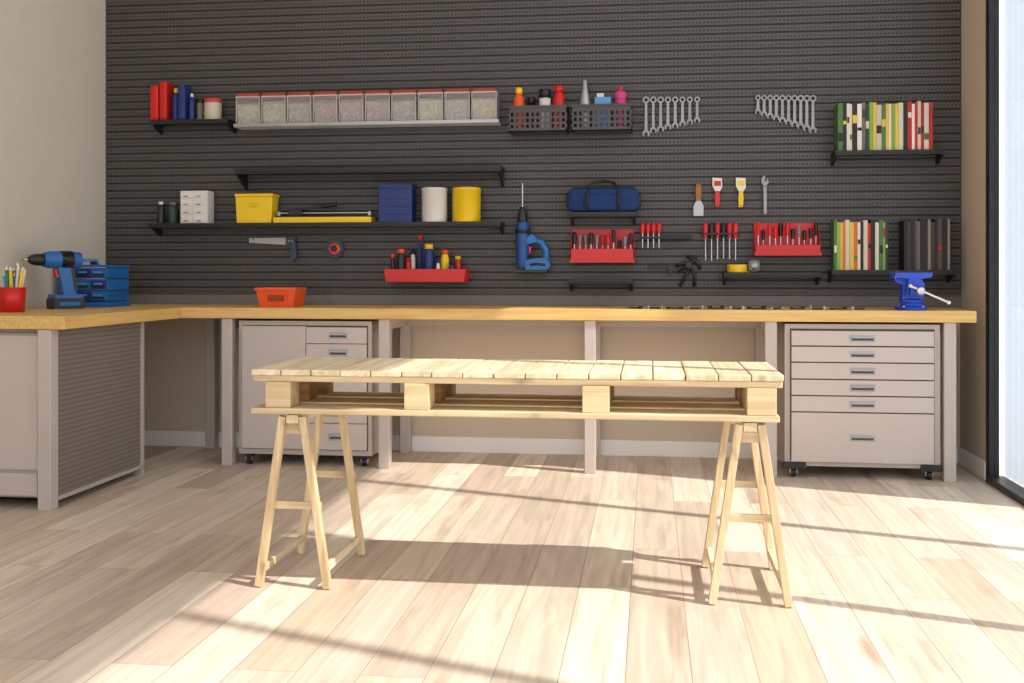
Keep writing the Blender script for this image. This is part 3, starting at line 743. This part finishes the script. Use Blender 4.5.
# ---------------------------------------------------------------- things on the bench
z = BT+.0005
def openbin(name, xc, yc, w, d, h, m):
    b = B(name); t = .005
    q = [(-w/2+.02, -d/2+.01), (w/2-.02, -d/2+.01), (w/2-.02, d/2-.01), (-w/2+.02, d/2-.01)]
    Q = [(-w/2, -d/2), (w/2, -d/2), (w/2, d/2), (-w/2, d/2)]
    v = [(xc+a, yc+c, z) for a, c in q]+[(xc+a, yc+c, z+h) for a, c in Q]
    f = .93
    v += [(xc+a*f, yc+c*f, z+t) for a, c in q]+[(xc+a*f, yc+c*f, z+h) for a, c in Q]
    fs = [(0, 1, 2, 3), (8, 11, 10, 9)]
    for k in range(4):
        j = (k+1) % 4; fs += [(k, j, 4+j, 4+k), (8+k, 8+j, 12+j, 12+k), (4+k, 4+j, 12+j, 12+k)]
    b.add(v, fs, m)
    b.box(xc-w/2-.006, xc+w/2+.006, yc-d/2-.008, yc-d/2, z+h-.016, z+h, m)
    b.box(xc-w*.2, xc+w*.2, yc-d/2-.003, yc-d/2+.012, z+h*.3, z+h*.62, mat('bin_label_dark', (150, 50, 16), .6))
    for s in (-1, 1): b.box(xc+s*w*.33-.006, xc+s*w*.33+.006, yc-d/2-.002, yc-d/2+.012, z+.008, z+h-.016, m)
    return b.done(.002)
openbin('orange_storage_bin', -2.14, -.42, .24, .2, .112, M_orange)
b = B('pen_holder_cup'); x, y = -3.2, -1.42; r = .066
b.lathe([(r*.9, 0), (r, .125), (r*.93, .125), (r*.84, .006), (0, .006)], x, y, z, M_red, 32)
for i in range(16):
    a = rnd(0, 6.28); rr = rnd(.01, .04); m = random.choice((M_green, M_white, M_brown, M_white, M_yel, M_red, M_lblue, M_dgreen))
    L = rnd(.17, .235); c, s = math.cos(a), math.sin(a)
    b.cyl((x+rr*c*.5, y+rr*s*.5, z+.01), (x+rr*c*1.45, y+rr*s*1.45, z+L), .008, m, seg=10)
    b.cyl((x+rr*c*1.45, y+rr*s*1.45, z+L), (x+rr*c*1.5, y+rr*s*1.5, z+L+.018), .008, M_white, r1=.001, seg=10)
b.done()
Md = Matrix.Translation((-3.235, -.95, z+.198*1.36)) @ Matrix.Rotation(math.radians(-125), 4, 'Z') @ Matrix.Scale(1.36, 4)
drill('cordless_drill', Md, M_blue, bit=.02)
# blue tool organizer box
b = B('blue_tool_organizer'); xa, xb, ya, yb = -3.40, -3.085, -.66, -.40; h = .232
b.box(xa, xb, ya, yb, z, z+.03, M_blue)
for i in range(3):
    za = z+.034+i*.066
    b.box(xa+.01, xb-.01, ya+.01, yb, za, za+.06, M_blue)
    for j in range(3):
        u = xa+.014+j*(xb-xa-.028)/3; ww = (xb-xa-.028)/3
        b.box(u+.003, u+ww-.003, ya-.002, ya+.01, za+.006, za+.054, M_navy if (i+j) % 2 else M_blue)
        b.box(u+.022, u+ww-.022, ya-.01, ya-.002, za+.03, za+.04, M_lblue)
        b.box(u+.012, u+ww-.012, ya-.006, ya-.002, za+.012, za+.024, M_blackp)
b.box(xa+.004, xb-.004, ya, yb, z+h, z+h+.012, M_blue)
for s in (xa+.1, xb-.1): b.box(s-.012, s+.012, ya-.004, ya+.04, z+h+.0125, z+h+.03, M_blackp)
b.tube([(xa+.1, ya+.08, z+h+.01), (xa+.11, ya+.08, z+h+.04), (xb-.11, ya+.08, z+h+.04), (xb-.1, ya+.08, z+h+.01)], .009, M_lblue)
b.done(.003)
# bench vise
b = B('bench_vise'); x, y = sx(911, -.5), -.5; m = M_viceb
b.lathe([(.085, 0), (.085, .014), (.06, .02), (.055, .035), (.062, .04), (.062, .055), (.045, .06)], x, y, z, m, 32)
for k in range(4): b.cyl((x+.07*math.cos(k*1.57+.8), y+.07*math.sin(k*1.57+.8), z+.014), (x+.07*math.cos(k*1.57+.8), y+.07*math.sin(k*1.57+.8), z+.022), .009, M_steel, seg=6)
b.prism([(x-.05, z+.055), (x+.055, z+.055), (x+.06, z+.12), (x+.03, z+.15), (x+.03, z+.17), (x-.09, z+.17), (x-.09, z+.15), (x-.05, z+.135)], y-.035, y+.055, m)
b.box(x-.10, x+.03, y-.03, y+.06, z+.171, z+.20, m); b.box(x-.095, x+.025, y-.036, y-.03, z+.17, z+.198, M_steel)
b.prism([(x-.045, z+.075), (x+.045, z+.075), (x+.05, z+.14), (x+.035, z+.165), (x+.09, z+.175), (x+.09, z+.20), (x-.10, z+.20), (x-.10, z+.175), (x-.03, z+.165)], y-.085, y-.042, m)
b.box(x-.035, x+.035, y-.15, y-.085, z+.08, z+.13, m)
b.cyl((x, y-.15, z+.105), (x, y-.205, z+.105), .016, M_steel); b.lathe([(.02, 0), (.024, -.01), (.02, -.03), (0, -.032)], x, y-.19, z+.105, M_steel, 20, 'Y')
b.cyl((x-.05, y-.205, z+.13), (x+.14, y-.205, z+.045), .0055, M_white, seg=10)
for s, dz in ((-.05, .13), (.14, .045)): b.rbox((x+s, y-.205, z+dz), .010, .010, .010, M_white, 1., 12, 8)
b.done(.004)
# laid-out sockets / bits on the bench
b = B('socket_set'); Y = -.5
for i in range(34):
    px = 634+i*6.8+rnd(-1, 1); x = sx(px, Y); y = Y+rnd(-.03, .03)
    if i % 3: b.cyl((x, y, z), (x, y, z+rnd(.008, .02)), rnd(.009, .014), M_blackp if i % 2 else M_chrome, seg=12)
    else: b.beam((x-.03, y, z+.004), (x+.03, y+rnd(-.02, .02), z+.004), .012, .008, M_blackp)
b.done(.0008)

# ---------------------------------------------------------------- light
w = bpy.data.worlds.new('daylight'); bpy.context.scene.world = w; w.use_nodes = True
bg = w.node_tree.nodes['Background']; bg.inputs[0].default_value = (.96, .96, 1, 1); bg.inputs[1].default_value = 1.9
sd = bpy.data.lights.new('sun', 'SUN'); sd.energy = 5.6; sd.angle = math.radians(.9); sd.color = (1, .95, .87)
so = bpy.data.objects.new('sun', sd); bpy.context.collection.objects.link(so)
az = math.radians(19.2); el = math.radians(50.3)
dirv = Vector((-math.cos(az)*math.cos(el), math.sin(az)*math.cos(el), -math.sin(el)))
so.rotation_euler = dirv.to_track_quat('-Z', 'Y').to_euler(); so.location = (6, -4, 6)

cam = bpy.data.cameras.new('camera'); co = bpy.data.objects.new('camera', cam); bpy.context.collection.objects.link(co)
co.location = (0, -D, H); co.rotation_euler = (math.pi/2, 0, A)
cam.sensor_width = 36; cam.lens = 36*F/1024; cam.shift_y = -(341.5-HY)/1024
bpy.context.scene.camera = co
bpy.context.scene.view_settings.view_transform = 'Standard'
